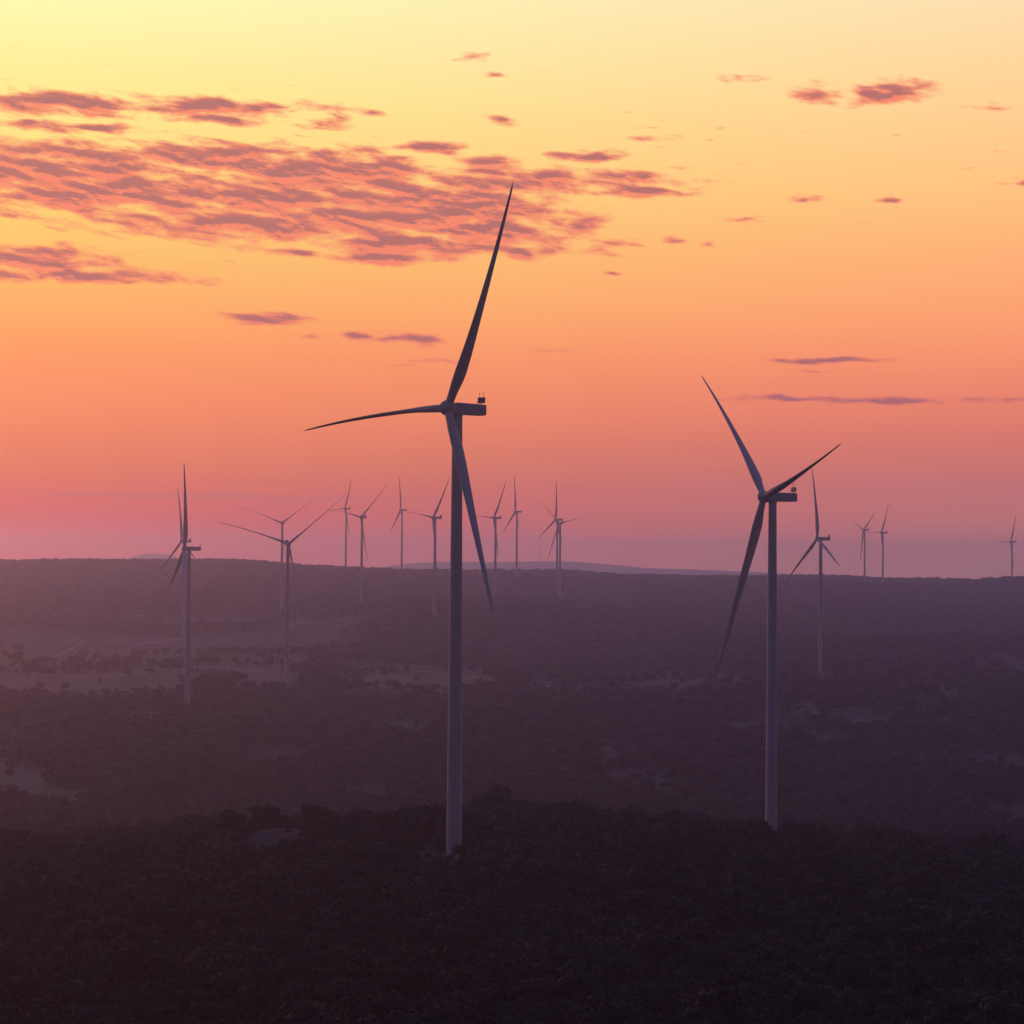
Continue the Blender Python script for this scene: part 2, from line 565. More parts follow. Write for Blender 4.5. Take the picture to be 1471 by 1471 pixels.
C.objects.link(ground)
ground['kind'] = 'structure'
gm = bpy.data.materials.new('ground_soil')
gm.use_nodes = True
t = NT(gm.node_tree)
b = gm.node_tree.nodes['Principled BSDF']
b.inputs['Roughness'].default_value = 0.95
b.inputs['Specular IOR Level'].default_value = 0.1
ac = t.n('ShaderNodeAttribute', attribute_name='cover')
ab = t.n('ShaderNodeAttribute', attribute_name='bare')
co = t.n('ShaderNodeTexCoord')
nz = t.noise(co.outputs['Object'], 0.03, 6.0, 0.65)
nf = t.noise(t.vec('MULTIPLY', co.outputs['Object'], (0.012, 0.004, 0.01)), 1.0, 5.0, 0.6)
wood = t.mix(nz, (0.022, 0.025, 0.022, 1), (0.036, 0.035, 0.031, 1))
field = t.mix(t.smooth(nf, 0.35, 0.65), (0.065, 0.049, 0.044, 1), (0.14, 0.10, 0.088, 1))
pad = t.mix(nz, (0.035, 0.028, 0.026, 1), (0.10, 0.078, 0.075, 1))
colr = t.mix(ac.outputs['Fac'], wood, field)
colr = t.mix(ab.outputs['Fac'], colr, pad)
t.set(b.inputs['Base Color'], colr)
bp = t.n('ShaderNodeBump')
bp.inputs['Strength'].default_value = 0.5
bp.inputs['Distance'].default_value = 0.6
t.set(bp.inputs['Height'], nz)
t.set(b.inputs['Normal'], bp.outputs[0])
gme.materials.append(gm)

# far hills beyond the ridge
hill_mat = material('far_hill_scrub', (0.045, 0.042, 0.035), 0.95, 0.05, (0.004, 0.4, 0))


def far_hill(name, d, pts, thick, rough=6.0, seed=0):
    """a real range of hills whose crest passes through the measured points at distance d"""
    xs = np.linspace(pts[0][0], pts[-1][0], 220)
    cr = np.interp(xs, [p[0] for p in pts], [p[1] for p in pts])
    k = np.array([1, 2, 3, 2, 1]) / 9
    cr = np.convolve(np.pad(cr, 2, mode='edge'), k, 'valid')
    rows = np.linspace(-1, 1, 13)
    V = []
    for r in rows:
        for x_, c_ in zip(xs, cr):
            q = at(x_, c_, d)
            base = CAMZ - 115
            yy = d + r * thick
            n = rough * (fbm(np.array([q.x / 500 + seed]), np.array([yy / 900]), 5)[0] - 0.5)
            prof = (1 - abs(r) ** 1.6)
            V.append((q.x * (yy / d), yy, base + (q.z - base) * prof + n * (0.4 + prof)))
    n = len(xs)
    Fc = [(i * n + j, i * n + j + 1, (i + 1) * n + j + 1, (i + 1) * n + j) for i in range(len(rows) - 1) for j in range(n - 1)]
    o = mesh_obj(name, V, Fc, hill_mat, None, True)
    o['kind'] = 'structure'
    return o


far_hill('far_hills', 10900, [(480, 850), (540, 816), (590, 809), (640, 807), (700, 808), (780, 806), (830, 807), (880, 811), (930, 816), (1000, 818), (1060, 821), (1150, 826), (1300, 834), (1471, 845)], 600, 7, 3)
far_hill('far_mountain', 11500, [(120, 850), (165, 815), (188, 801), (205, 796), (222, 795), (240, 796.5), (256, 801), (275, 806), (310, 815), (360, 850)], 500, 5, 9)

# ------------------------------------------------------------------ wind turbines
paint = material('turbine_paint', (0.45, 0.45, 0.45), 0.7, 0.1, (0.05, 0.05, 0))
dark_metal = material('cooler_metal', (0.10, 0.10, 0.11), 0.6, 0.3)
door_mat = material('door_paint', (0.25, 0.26, 0.27), 0.6, 0.3)
steel = material('galvanised_steel', (0.35, 0.35, 0.36), 0.5, 0.4)

# tower mesh, shared
tz = np.linspace(0, HUBH - 1.4, 26)
TR0, TR1 = 2.18, 1.42
tprof = [(TR0, -3.0)] + [(TR0 + (TR1 - TR0) * (z / (HUBH - 1.4)) ** 1.05, z) for z in tz]
_tv, _tf = lathe(tprof, 48)
tower_me = mesh_obj('tower', _tv, _tf, paint, smooth=False, link=False).data
for p in tower_me.polygons:
    p.use_smooth = len(p.vertices) == 4


def ring(z, r, w_=0.09, h_=0.22):
    return lathe([(r - 0.05, z - h_), (r + w_, z - h_), (r + w_, z + h_), (r - 0.05, z + h_)], 48, cap=False)


def tr(z):
    return TR0 + (TR1 - TR0) * (z / (HUBH - 1.4)) ** 1.05


flange_me = [mesh_obj('flange', *ring(z, tr(z), 0.03, 0.12), paint, link=False).data for z in (24, 52, 84)]
base_ring_me = mesh_obj('foundation', *lathe([(3.6, -3), (3.6, 0.25), (2.6, 0.45), (2.1, 0.45)], 40), material('concrete', (0.34, 0.33, 0.31), 0.9, 0.1), link=False).data
_dv, _df = box((0, -TR0 - 0.02, 2.2), (1.1, 0.35, 2.3))
door_me = mesh_obj('door', _dv, _df, door_mat, link=False).data

# nacelle: local frame x = forward (to rotor), z up; origin at the tower top centre on the shaft line
nv = []
sect = [(2.55, 1.10, 1.15, 1.15), (2.1, 1.45, 1.45, 1.5), (0.8, 1.68, 1.62, 1.66), (-4.0, 1.70, 1.55, 1.66), (-8.6, 1.66, 1.44, 1.62), (-9.0, 1.55, 1.34, 1.5)]
m_ = 20
nf_ = []
for (x_, hw, up_, dn_) in sect:
    for k in range(m_):
        a_ = 2 * math.pi * k / m_
        ca, sa_ = math.cos(a_), math.sin(a_)
        e = 0.20     # rounded box section
        yy = hw * math.copysign(abs(ca) ** e, ca)
        zz = math.copysign(abs(sa_) ** e, sa_)
        zz = zz * (up_ if zz > 0 else dn_)
        nv.append((x_, yy, zz))
for i in range(len(sect) - 1):
    for k in range(m_):
        k2 = (k + 1) % m_
        nf_.append((i * m_ + k, (i + 1) * m_ + k, (i + 1) * m_ + k2, i * m_ + k2))
nf_.append(tuple(range(m_)))
nf_.append(tuple((len(sect) - 1) * m_ + k for k in range(m_))[::-1])
nacelle_me = mesh_obj('nacelle', nv, nf_, paint, link=False).data
cooler_me = mesh_obj('cooler', *box((-8.35, 0, 2.78), (0.55, 2.9, 1.6)), dark_metal, link=False).data
cooler_far_me = mesh_obj('cooler', *box((-8.35, 0, 2.4), (0.6, 2.9, 2.4)), dark_metal, link=False).data
cleg_me = [mesh_obj('cooler_bracket', *tube((-8.35, y_, 1.3), (-8.35, y_, 2.05), 0.09, 0.09), dark_metal, link=False).data for y_ in (-1.2, 0, 1.2)]
brace_me = [mesh_obj('cooler_brace', *tube((-8.2, y_, 2.6), (-6.9, y_, 1.4), 0.05, 0.05), dark_metal, link=False).data for y_ in (-1.2, 1.2)]
mast_me = [mesh_obj('wind_sensor', *lathe([(0.05, 3.5), (0.05, 4.6), (0.16, 4.65), (0.16, 4.85), (0.04, 4.9)], 8), dark_metal, link=False).data for y_ in (0, 1)]
yaw_me = mesh_obj('yaw_collar', *lathe([(TR1 + 0.05, -1.95), (TR1 + 0.22, -1.9), (TR1 + 0.22, -1.3), (TR1 + 0.05, -1.2)], 40), paint, link=False).data
# hub / spinner: local z = rotor axis forward
hprof = [(1.4, -1.8), (1.9, -1.4), (2.15, -0.6), (2.18, 0.2), (2.05, 1.0), (1.65, 1.65), (1.05, 2.1), (0.45, 2.35), (0.05, 2.42)]
hub_me = mesh_obj('hub', *lathe(hprof, 40), paint, smooth=True, link=False).data


def blade_mesh(u, axis, ccw, pitch, near):
    """blade in rotor frame: u spanwise dir, axis forward, ccw = tangential direction the prebend points to; feathered."""
    ns = 34 if near else 20
    npnt = 20 if near else 12
    rs = np.concatenate([np.linspace(1.2, 12, ns // 3), np.linspace(12, BLADE, ns - ns // 3 + 1)[1:]])
    cw = -ccw
    V = []
    sag = 1.65 * (-ccw.z)      # weight bends the flat side down (ccw pointing down -> more bend)
    for r in rs:
        q = r / BLADE
        ch = np.interp(r, [1.2, 2.8, 5, 8, 11, 16, 24, 34, 46, 56, 62, 65.5, 66.8, 67.3], [2.3, 2.3, 2.65, 3.45, 3.85, 3.65, 3.05, 2.4, 1.75, 1.25, 0.95, 0.7, 0.4, 0.10])
        th = np.interp(r, [1.2, 2.8, 5, 8, 11, 16, 24, 40, 67.3], [1.0, 0.99, 0.82, 0.58, 0.44, 0.34, 0.27, 0.21, 0.16])
        ax = np.interp(r, [1.2, 3, 9, 20, 67.3], [0.5, 0.49, 0.38, 0.33, 0.35])     # pitch axis position along the chord
        tw = math.radians(np.interp(r, [0, 8, 14, 25, 40, 67.3], [16, 16, 11, 6, 2, -1]))
        p = pitch + tw
        le = cw * math.cos(p) + axis * math.sin(p)         # chord direction to the leading edge
        nn = ccw * math.sin(p) + axis * math.cos(p)        # pressure side normal
        bend = (3.09 + sag) * q ** 2.1
        cone = math.radians(3.6 + 1.4 * q)
        cen = u * (r * math.cos(cone)) + axis * (r * math.sin(cone)) + ccw * bend
        for k in range(npnt):
            s_ = 2 * math.pi * k / npnt
            cx_ = 0.5 + 0.5 * math.cos(s_)               # 1 = trailing
            circ = 0.5 * math.sin(s_)
            tt = 5 * (0.2969 * math.sqrt(max(cx_, 0)) - 0.126 * cx_ - 0.3516 * cx_ ** 2 + 0.2843 * cx_ ** 3 - 0.1015 * cx_ ** 4)
            foil = tt * math.copysign(1, math.sin(s_)) if abs(math.sin(s_)) > 1e-6 else 0
            wgt = min(1, max(0, (th - 0.45) / 0.5))
            yv = th * (circ * wgt + foil * (1 - wgt))
            pt = cen + le * ((ax - cx_) * ch) + nn * (yv * ch)
            V.append(tuple(pt))
    Fc = []
    n = len(rs)
    for i in range(n - 1):
        for k in range(npnt):
            k2 = (k + 1) % npnt
            Fc.append((i * npnt + k, (i + 1) * npnt + k, (i + 1) * npnt + k2, i * npnt + k2))
    Fc.append(tuple(range(npnt)))
    Fc.append(tuple((n - 1) * npnt + k for k in range(npnt))[::-1])
    return V, Fc


def part(name, me, parent, mat=None):
    o = bpy.data.objects.new(name, me)
    C.objects.link(o)
    o.parent = parent
    if mat is not None:
        o.matrix_local = mat
    return o


TILT = math.radians(3.8)
for (hub, a, foot), (hx, hy, d, psi, th, lab) in zip(TPOS, TURB):
    root = empty('wind_turbine', foot, lab, 'wind turbine', 'wind turbines of the wind farm')
    near = d < 1000
    yaw = math.atan2(a.y, a.x)
    Rz = Matrix.Rotation(yaw, 4, 'Z')
    tw_ = part('tower', tower_me, root)
    for f_ in flange_me:
        part('flange', f_, tw_)
    if d < 2000:
        part('foundation', base_ring_me, root)
        part('door', door_me, tw_)
    sh = Matrix.Translation(hub - foot - a * 3.4)        # shaft height over the tower centre
    sh = Matrix.Translation(Vector((0, 0, hub.z - foot.z)))
    nac = part('nacelle', nacelle_me, root, sh @ Rz)
    part('cooler', cooler_me if near else cooler_far_me, nac)
    if near:
        for m__ in cleg_me:
            part('cooler_bracket', m__, nac)
        for m__ in brace_me:
            part('cooler_brace', m__, nac)
        for m__, y_ in zip(mast_me, (-0.9, 0.9)):
            part('wind_sensor', m__, nac, Matrix.Translation((-8.35, y_, 0)))
    part('yaw_collar', yaw_me, nac)
    ax_ = (a * math.cos(TILT) + Vector((0, 0, 1)) * math.sin(TILT)).normalized()
    up_ = (Vector((0, 0, 1)) * math.cos(TILT) - a * math.sin(TILT)).normalized()
    rt_ = Vector((-a.y, a.x, 0)).normalized()            # to the right seen from in front of the rotor
    hubp = hub - foot
    rot = Matrix((( rt_.x, up_.x, ax_.x), (rt_.y, up_.y, ax_.y), (rt_.z, up_.z, ax_.z))).to_4x4()
    part('hub', hub_me, root, Matrix.Translation(hubp) @ rot)
    for k in range(3):
        ang = math.radians(th + 120 * k)
        u = up_ * math.cos(ang) + rt_ * math.sin(ang)
        ccw = up_ * math.sin(ang) - rt_ * math.cos(ang)
        V, Fc = blade_mesh(u, ax_, ccw, math.radians(78), near)
        o = mesh_obj('blade', V, Fc, paint, root, True)
        o.location = hubp

# ------------------------------------------------------------------ trees
leaf_mats = [material('leaves_%s' % n_, c_, 0.8, 0.1, (0.35, 0.35, 0)) for n_, c_ in
             (('olive', (0.011, 0.028, 0.017)), ('brownish', (0.018, 0.027, 0.017)), ('deep', (0.007, 0.018, 0.011)))]
def vary_tone(m_l):            # each tree has its own tone
    tl_ = NT(m_l.node_tree)
    bs_ = m_l.node_tree.nodes['Principled BSDF']
    src_ = bs_.inputs['Base Color'].links[0].from_socket
    oi_ = tl_.n('ShaderNodeObjectInfo')
    tone_ = tl_.math('MULTIPLY_ADD', oi_.outputs['Random'], 1.1, 0.45)
    tl_.set(bs_.inputs['Base Color'], tl_.vec('MULTIPLY', src_, tl_.xyz(tone_, tone_, tone_)))
for m_l in leaf_mats:
    vary_tone(m_l)
hazed_leaf_mats = [material('hazed_leaves_%s' % n_, c_, 0.85, 0.1, (0.35, 0.3, 0)) for n_, c_ in  # valley leaves coloured paler to add distance haze the even volume lacks
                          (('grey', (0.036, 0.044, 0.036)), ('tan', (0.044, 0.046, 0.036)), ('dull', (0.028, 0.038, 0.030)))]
bark = material('bark', (0.07, 0.055, 0.045), 0.95, 0.05, (2.0, 0.3, 0))


def crown_geo(seed, quads, leaf, hgt=1.0, wide=0.46, lobes=9):
    """unit-height tree crown: leaf faces spread through the outer volume of uneven lobes"""
    r_ = np.random.default_rng(seed)
    L = []
    for k in range(lobes):
        a_ = r_.uniform(0, 2 * math.pi)
        rad = wide * 0.62 * math.sqrt(r_.uniform(0, 1))
        zc = r_.uniform(0.42, 0.80) - 0.22 * (rad / wide) ** 2
        L.append((rad * math.cos(a_), rad * math.sin(a_), zc, r_.uniform(0.13, 0.23)))
    L.append((0, 0, 0.62, 0.24))
    wgt = np.array([l[3] ** 2 for l in L])
    pick = r_.choice(len(L), quads, p=wgt / wgt.sum())
    V = np.zeros((quads * 4, 3))
    for i, k in enumerate(pick):
        lx, ly, lz, lr = L[k]
        dv = r_.normal(size=3)
        dv /= np.linalg.norm(dv)
        if dv[2] < -0.45:
            dv[2] *= -0.6
        rr = lr * (1 - 0.45 * r_.random() ** 2.2) * (1 + 0.12 * r_.normal())
        p = np.array([lx, ly, lz]) + dv * rr * np.array([1.1, 1.1, 0.82])
        nrm = dv + 0.38 * r_.normal(size=3)
        nrm /= np.linalg.norm(nrm)
        t1 = np.cross(nrm, r_.normal(size=3))
        t1 /= np.linalg.norm(t1)
        t2 = np.cross(nrm, t1)
        s_ = leaf * r_.uniform(0.6, 1.35)
        V[i * 4:i * 4 + 4] = [p - t1 * s_ - t2 * s_ * .5, p + t1 * s_ * .7 - t2 * s_ * .8, p + t1 * s_ + t2 * s_ * .6, p - t1 * s_ * .6 + t2 * s_ * .9]
    Fc = np.arange(quads * 4).reshape(-1, 4)
    return V, Fc, L


def trunk_geo(L, seed):
    r_ = random.Random(seed)
    parts = [tube((0, 0, -0.12), (0.01, 0.0, 0.30), 0.028, 0.020, 7), tube((0.01, 0, 0.29), (0, 0.01, 0.62), 0.020, 0.009, 6)]
    for l in sorted(L, key=lambda q: -q[3])[:5]:
        parts.append(tube((0.005, 0, r_.uniform(0.22, 0.38)), (l[0] * .85, l[1] * .85, l[2]), 0.013, 0.004, 5))
    return join(parts)


def tree_protos(n, quads, leaf, seed0, wide=0.46, mats=leaf_mats):
    out = []
    for i in range(n):
        V, Fc, L = crown_geo(seed0 + i, quads, leaf, wide=wide * (0.85 + 0.3 * ((i * 37) % 10) / 10), lobes=7 + (i * 5) % 6)
        me = bpy.data.meshes.new('crown')
        me.from_pydata(V.tolist(), [], Fc.tolist())
        me.update()
        me.materials.append(mats[i % len(mats)])
        tv, tf = trunk_geo(L, seed0 + i)
        tme = bpy.data.meshes.new('trunk')
        tme.from_pydata([tuple(v) for v in tv], [], [tuple(f) for f in tf])
        tme.update()
        tme.materials.append(bark)
        out.append((me, tme))
    return out


near_protos = tree_protos(9, 1500, 0.036, 100, 0.56)
stuff_protos = tree_protos(9, 800, 0.050, 300, 0.56)
for m_l in hazed_leaf_mats:
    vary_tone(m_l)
far_protos = tree_protos(6, 190, 0.080, 500, 0.50, hazed_leaf_mats)


def proto_collection(name, protos):
    col = bpy.data.collections.new(name)
    for me, tme in protos:
        bm = bmesh.new()
        bm.from_mesh(me)
        bm.from_mesh(tme)
        j = bpy.data.meshes.new('canopy_tree')
        bm.to_mesh(j)
        bm.free()
        j.materials.append(me.materials[0])
        o = bpy.data.objects.new('canopy_tree', j)
        col.objects.link(o)
    return col


def scatter_stuff(name, pts, col, label, cat):
    """pts: array x,y,z,scale,rot,idx"""
    me = bpy.data.meshes.new(name)
    me.from_pydata(pts[:, :3].tolist(), [], [])
    for nm, typ, v in (('scl', 'FLOAT', pts[:, 3]), ('idx', 'INT', pts[:, 5].astype(np.int32))):
        a_ = me.attributes.new(nm, typ, 'POINT')
        a_.data.foreach_set('value', v.astype(np.float32) if typ == 'FLOAT' else v)
    a_ = me.attributes.new('rot', 'FLOAT_VECTOR', 'POINT')
    rv = np.zeros((len(pts), 3), np.float32)
    rv[:, 2] = pts[:, 4]
    rv[:, 0] = rng.normal(0, 0.05, len(pts))
    a_.data.foreach_set('vector', rv.reshape(-1))
    o = bpy.data.objects.new(name, me)
    C.objects.link(o)
    ng = bpy.data.node_groups.new(name + '_instancer', 'GeometryNodeTree')
    ng.interface.new_socket('Geometry', in_out='INPUT', socket_type='NodeSocketGeometry')
    ng.interface.new_socket('Geometry', in_out='OUTPUT', socket_type='NodeSocketGeometry')
    N = ng.nodes
    gi_, go_ = N.new('NodeGroupInput'), N.new('NodeGroupOutput')
    inst = N.new('GeometryNodeInstanceOnPoints')
    ci = N.new('GeometryNodeCollectionInfo')
    ci.inputs['Collection'].default_value = col
    ci.inputs['Separate Children'].default_value = True
    ci.inputs['Reset Children'].default_value = True
    inst.inputs['Pick Instance'].default_value = True

    def na(nm, dt):
        q = N.new('GeometryNodeInputNamedAttribute')
        q.data_type = dt
        q.inputs['Name'].default_value = nm
        return q.outputs['Attribute']
    ng.links.new(gi_.outputs[0], inst.inputs['Points'])
    ng.links.new(ci.outputs[0], inst.inputs['Instance'])
    ng.links.new(na('idx', 'INT'), inst.inputs['Instance Index'])
    ng.links.new(na('rot', 'FLOAT_VECTOR'), inst.inputs['Rotation'])
    ng.links.new(na('scl', 'FLOAT'), inst.inputs['Scale'])
    ng.links.new(inst.outputs[0], go_.inputs[0])
    md = o.modifiers.new('instancer', 'NODES')
    md.node_group = ng
    o['kind'] = 'stuff'
    o['label'] = label
    o['category'] = cat
    return o


# foreground forest
def jitter_grid(y0, y1, step, ux):
    P_ = []
    y_ = y0
    while y_ < y1:
        n_ = int(2 * ux * y_ / step)
        x_ = np.linspace(-ux * y_, ux * y_, n_)
        P_.append(np.stack([x_ + rng.uniform(-.48, .48, n_) * step, y_ + rng.uniform(-.48, .48, n_) * step], -1))
        y_ += step
    return np.concatenate(P_)


fp = jitter_grid(300, 960, 5.2, 0.285)
fz = height(fp[:, 0], fp[:, 1])
sc = rng.uniform(4.6, 9.0, len(fp)) * (0.70 + 0.6 * fbm(fp[:, 0] / 26, fp[:, 1] / 34, 3))
big = rng.random(len(fp)) < 0.05
sc[big] *= 1.35
bare_f = bare(fp[:, 0], fp[:, 1])
scrub = (bare_f >= 0.35) & (rng.random(len(fp)) < 0.22)
sc[scrub] *= 0.42
keep = ((bare_f < 0.35) | scrub) & (rng.random(len(fp)) < 0.95)
f1 = TPOS[0][2]
q1 = at(585, 1216, 612)
q0 = at(395, 1190, 625)
# low scrub in front of the cleared banks
for qq, wdt in ((q1, 14), (q0, 11), (TPOS[1][2], 12), (f1, 9)):
    m = (abs(fp[:, 0] - qq.x * fp[:, 1] / qq.y) < wdt) & (fp[:, 1] < qq.y) & (fp[:, 1] > qq.y - 55)
    sc[m] *= 0.55
fp, fz, sc = fp[keep], fz[keep], sc[keep]
px, py = project(fp[:, 0], fp[:, 1], fz + sc)
vis = (px > -15) & (px < W + 15) & (py < W - 4)
order = np.argsort(np.where(vis, fp[:, 1] / sc * 5.4, 1e9))
first = set(order[:300].tolist())
GROUP = 'trees of the dark foreground forest'
for i in order[:300]:
    k = random.randrange(len(near_protos))
    me, tme = near_protos[k]
    r_ = empty('forest_tree', (fp[i, 0], fp[i, 1], fz[i] - 0.1), 'dark bushy tree in the dense forest canopy along the bottom of the photo', 'tree', GROUP)
    r_.scale = (sc[i] * random.uniform(.95, 1.2), sc[i] * random.uniform(.95, 1.2), sc[i])
    r_.rotation_euler = (random.gauss(0, .04), random.gauss(0, .04), random.uniform(0, 6.28))
    part('trunk', tme, r_)
    part('crown', me, r_)
rest = np.array([i for i in range(len(fp)) if i not in first])
pts = np.stack([fp[rest, 0], fp[rest, 1], fz[rest] - 0.1, sc[rest] * rng.uniform(.98, 1.15, len(rest)), rng.uniform(0, 6.28, len(rest)), rng.integers(0, len(stuff_protos), len(rest))], -1)
scatter_stuff('foreground_forest', pts, proto_collection('canopy_near', stuff_protos), 'dense dark forest covering the foreground hill', 'forest')

# woods of the valley and the far slopes
vp = np.concatenate([jitter_grid(965, 1700, 5.6, 0.29), jitter_grid(1700, 2700, 7.5, 0.275), jitter_grid(2700, 5000, 9.0, 0.27)])
vz = height(vp[:, 0], vp[:, 1])
vc = cover(vp[:, 0], vp[:, 1], vz)
clump = fbm(vp[:, 0] / 70 + 3, vp[:, 1] / 110 + 8, 3)
WOODS = [(560, 946, 120, 8), (60, 1082, 90, 7), (360, 982, 90, 5), (900, 960, 220, 8), (1340, 925, 170, 14), (1150, 962, 120, 8), (200, 1090, 160, 30), (1020, 1095, 160, 10), (420, 1020, 200, 10)]
vpx, vpy = project(vp[:, 0], vp[:, 1], vz)
wm = np.zeros(len(vp))
for (cx_, cy_, rx, ry) in WOODS:
    wm = np.maximum(wm, sstep(np.hypot((vpx - cx_) / rx, (vpy - cy_) / ry) + 0.8 * (fbm(vp[:, 0] / 50, vp[:, 1] / 80, 2) - 0.5), 1.1, 0.8))
prob = np.clip(np.clip(1 - 1.6 * vc, 0, 1) * sstep(clump, 0.24, 0.46) * 0.95 * np.interp(vp[:, 1], [1900, 2150, 3500, 3800], [1, 0.12, 0.05, 0.6]) * np.where((vp[:, 1] > 2150) & (fbm(vp[:, 0] / 400 + 9, vp[:, 1] / 160 + 2, 2) < 0.52), 0.02, 1.0) + np.where(vp[:, 1] < 2000, 0.05, 0.0015) * (1 - 0.6 * vc), 0, 1)
slope = sstep(vp[:, 1], 2050, 2250) * sstep(vpx + 300 * (fbm(vp[:, 0] / 300, vp[:, 1] / 400, 3) - 0.5), 430, 560)
slope = np.maximum(slope, sstep(vp[:, 1] + 260 * (fbm(vp[:, 0] / 260 + 4, vp[:, 1] / 300, 3) - 0.5), 2780, 2960))
band = sstep(fbm(vp[:, 0] / 420 + 31, vp[:, 1] / 90 + 3, 2), 0.56, 0.64) * (vp[:, 1] > 2150)
slope = np.maximum(slope, 0.8 * band)
prob = np.where(vp[:, 1] > 2150, prob * 0.25, prob)
prob = np.maximum(prob, 0.93 * slope * np.clip(1 - 1.6 * vc, 0, 1))
prob = np.maximum(prob, 0.92 * wm)
crestd = np.interp(vp[:, 0] / vp[:, 1] * F + W / 2, RX, RD)
prob = np.where(abs(vp[:, 1] - crestd) < 120, np.maximum(prob, 0.85), prob)
keep = rng.random(len(vp)) < prob
for (h, a, ft) in TPOS[2:]:
    keep &= np.hypot(vp[:, 0] - ft.x, vp[:, 1] - ft.y) > 14
SHED = at(304, 967, 1985)
LONE = at(243, 973, 1960)
GANTRY = at(401, 966, 1930)
for q in (SHED, LONE, GANTRY):
    keep &= ~((abs(vp[:, 0] - q.x) < 26) & (vp[:, 1] < q.y + 20) & (vp[:, 1] > q.y - 130))
vp, vz = vp[keep], vz[keep]
n_ = len(vp)
vs_ = np.interp(vp[:, 1], [1000, 3500], [0.72, 1.0]) * rng.uniform(5.0, 11.0, n_) * (0.8 + 0.4 * fbm(vp[:, 0] / 90, vp[:, 1] / 120, 2))
pts = np.stack([vp[:, 0], vp[:, 1], vz - 0.3, vs_ * rng.uniform(1, 1.25, n_), rng.uniform(0, 6.28, n_), rng.integers(0, len(far_protos), n_)], -1)
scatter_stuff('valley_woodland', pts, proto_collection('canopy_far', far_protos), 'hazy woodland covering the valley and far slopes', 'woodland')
print('trees: foreground', len(fp), 'valley', n_)

# single trees that stand out in the haze
SINGLE = [
    (243, 975, 1960, 17, 1.5, 'dark dome shaped tree beside the left end of the long shed'),
    (40, 986, 1900, 13, 1.1, 'left one of three hazy trees in the pale field by the left edge'),
    (55, 987, 1900, 13, 1.1, 'middle one of three hazy trees in the pale field by the left edge'),
    (71, 985, 1900, 12, 1.1, 'right one of three hazy trees in the pale field by the left edge'),
    (183, 980, 1900, 10, 1.2, 'small tree in the pale field left of the dome shaped tree'),
    (216, 976, 1930, 8, 1.5, 'low bush between the field and the dome shaped tree'),
    (35, 1138, 1230, 9, 1.3, 'bush standing in the pale field at the lower left edge'),
    (762, 1181, 712, 7.2, 1.2, 'bushy tree standing highest on the dark crest right of the central tower'),
    (546, 1176, 700, 7.5, 1.25, 'round tree on the dark crest just left of the central tower'),
    (916, 1188, 720, 6.5, 1.2, 'small round tree on the dark crest halfway between the two big turbines'),
]
for i, (px_, py_, d_, h_, wd, lab) in enumerate(SINGLE):
    q = at(px_, py_, d_)
    zg = float(height(q.x, q.y))
    me, tme = near_protos[(i * 2 + 1) % len(near_protos)]
    r_ = empty('single_tree', (q.x, q.y, min(q.z, zg) - 0.2 if d_ > 1000 else zg - 0.2), lab, 'tree')
    r_.scale = (h_ * wd, h_ * wd, h_)
    if d_ > 1000:
        r_.location.z = zg - 0.2
    r_.rotation_euler = (0, 0, i * 1.3)
    part('trunk', tme, r_)
    part('crown', me, r_)

# ------------------------------------------------------------------ farm tracks draped on the slopes
track_mat = material('pale_dirt', (0.17, 0.125, 0.105), 0.95, 0.05, (0.05, 0.25, 0))


def ground_hit(px_, py_, lo=900.0, hi=4600.0):
    ds = np.linspace(lo, hi, 3000)
    d_ = R3 @ np.array([(px_ - W / 2) / F, -(py_ - W / 2) / F, -1.0])
    t_ = ds / d_[1]
    z_ = CAMZ + d_[2] * t_
    x_ = d_[0] * t_
    hit = np.nonzero(height(x_, ds) >= z_)[0]
    k = hit[0] if len(hit) else -1
    return float(x_[k]), float(ds[k])


def track(pix, width, lift=0.5):
    g_ = [ground_hit(*p) for p in pix]
    P_ = []
    for (x0, y0), (x1, y1) in zip(g_[:-1], g_[1:]):
        n = max(2, int(math.hypot(x1 - x0, y1 - y0) / 12))
        for k in range(n):
            P_.append((x0 + (x1 - x0) * k / n, y0 + (y1 - y0) * k / n))
    P_.append(g_[-1])
    P_ = np.array(P_)
    for _ in range(6):
        P_[1:-1] = (P_[:-2] + 2 * P_[1:-1] + P_[2:]) / 4
    T_ = np.gradient(P_, axis=0)
    T_ /= np.linalg.norm(T_, axis=1)[:, None] + 1e-9
    Nn = np.stack([-T_[:, 1], T_[:, 0]], -1)
    wv = width * (0.75 + 0.5 * fbm(P_[:, 0] / 30, P_[:, 1] / 30, 2))[:, None]
    A_, B_ = P_ + Nn * wv / 2, P_ - Nn * wv / 2
    V = []
    for a_, b_ in zip(A_, B_):
        za, zb = float(height(*a_)), float(height(*b_))
        V += [(a_[0], a_[1], za + lift), (b_[0], b_[1], zb + lift)]
    Fc = [(2 * i, 2 * i + 1, 2 * i + 3, 2 * i + 2) for i in range(len(P_) - 1)]
    o = mesh_obj('dirt_track', V, Fc, track_mat)
    o['kind'] = 'structure'
    return o


track([(190, 926), (240, 922), (275, 915), (310, 906), (380, 903), (440, 895), (500, 888)], 16)
track([(200, 886), (250, 876), (300, 872), (350, 862), (410, 858)], 13)
track([(70, 945), (95, 935), (120, 922)], 7)
track([(186, 963), (215, 959), (240, 958)], 8)
track([(355, 953), (400, 953), (450, 954), (500, 955)], 5)
track([(600, 965), (700, 975), (780, 984), (820, 996)], 6)
track([(1260, 1014), (1330, 1012), (1400, 1017), (1440, 1020)], 5)
track([(1150, 1028), (1190, 1021), (1230, 1018)], 5)

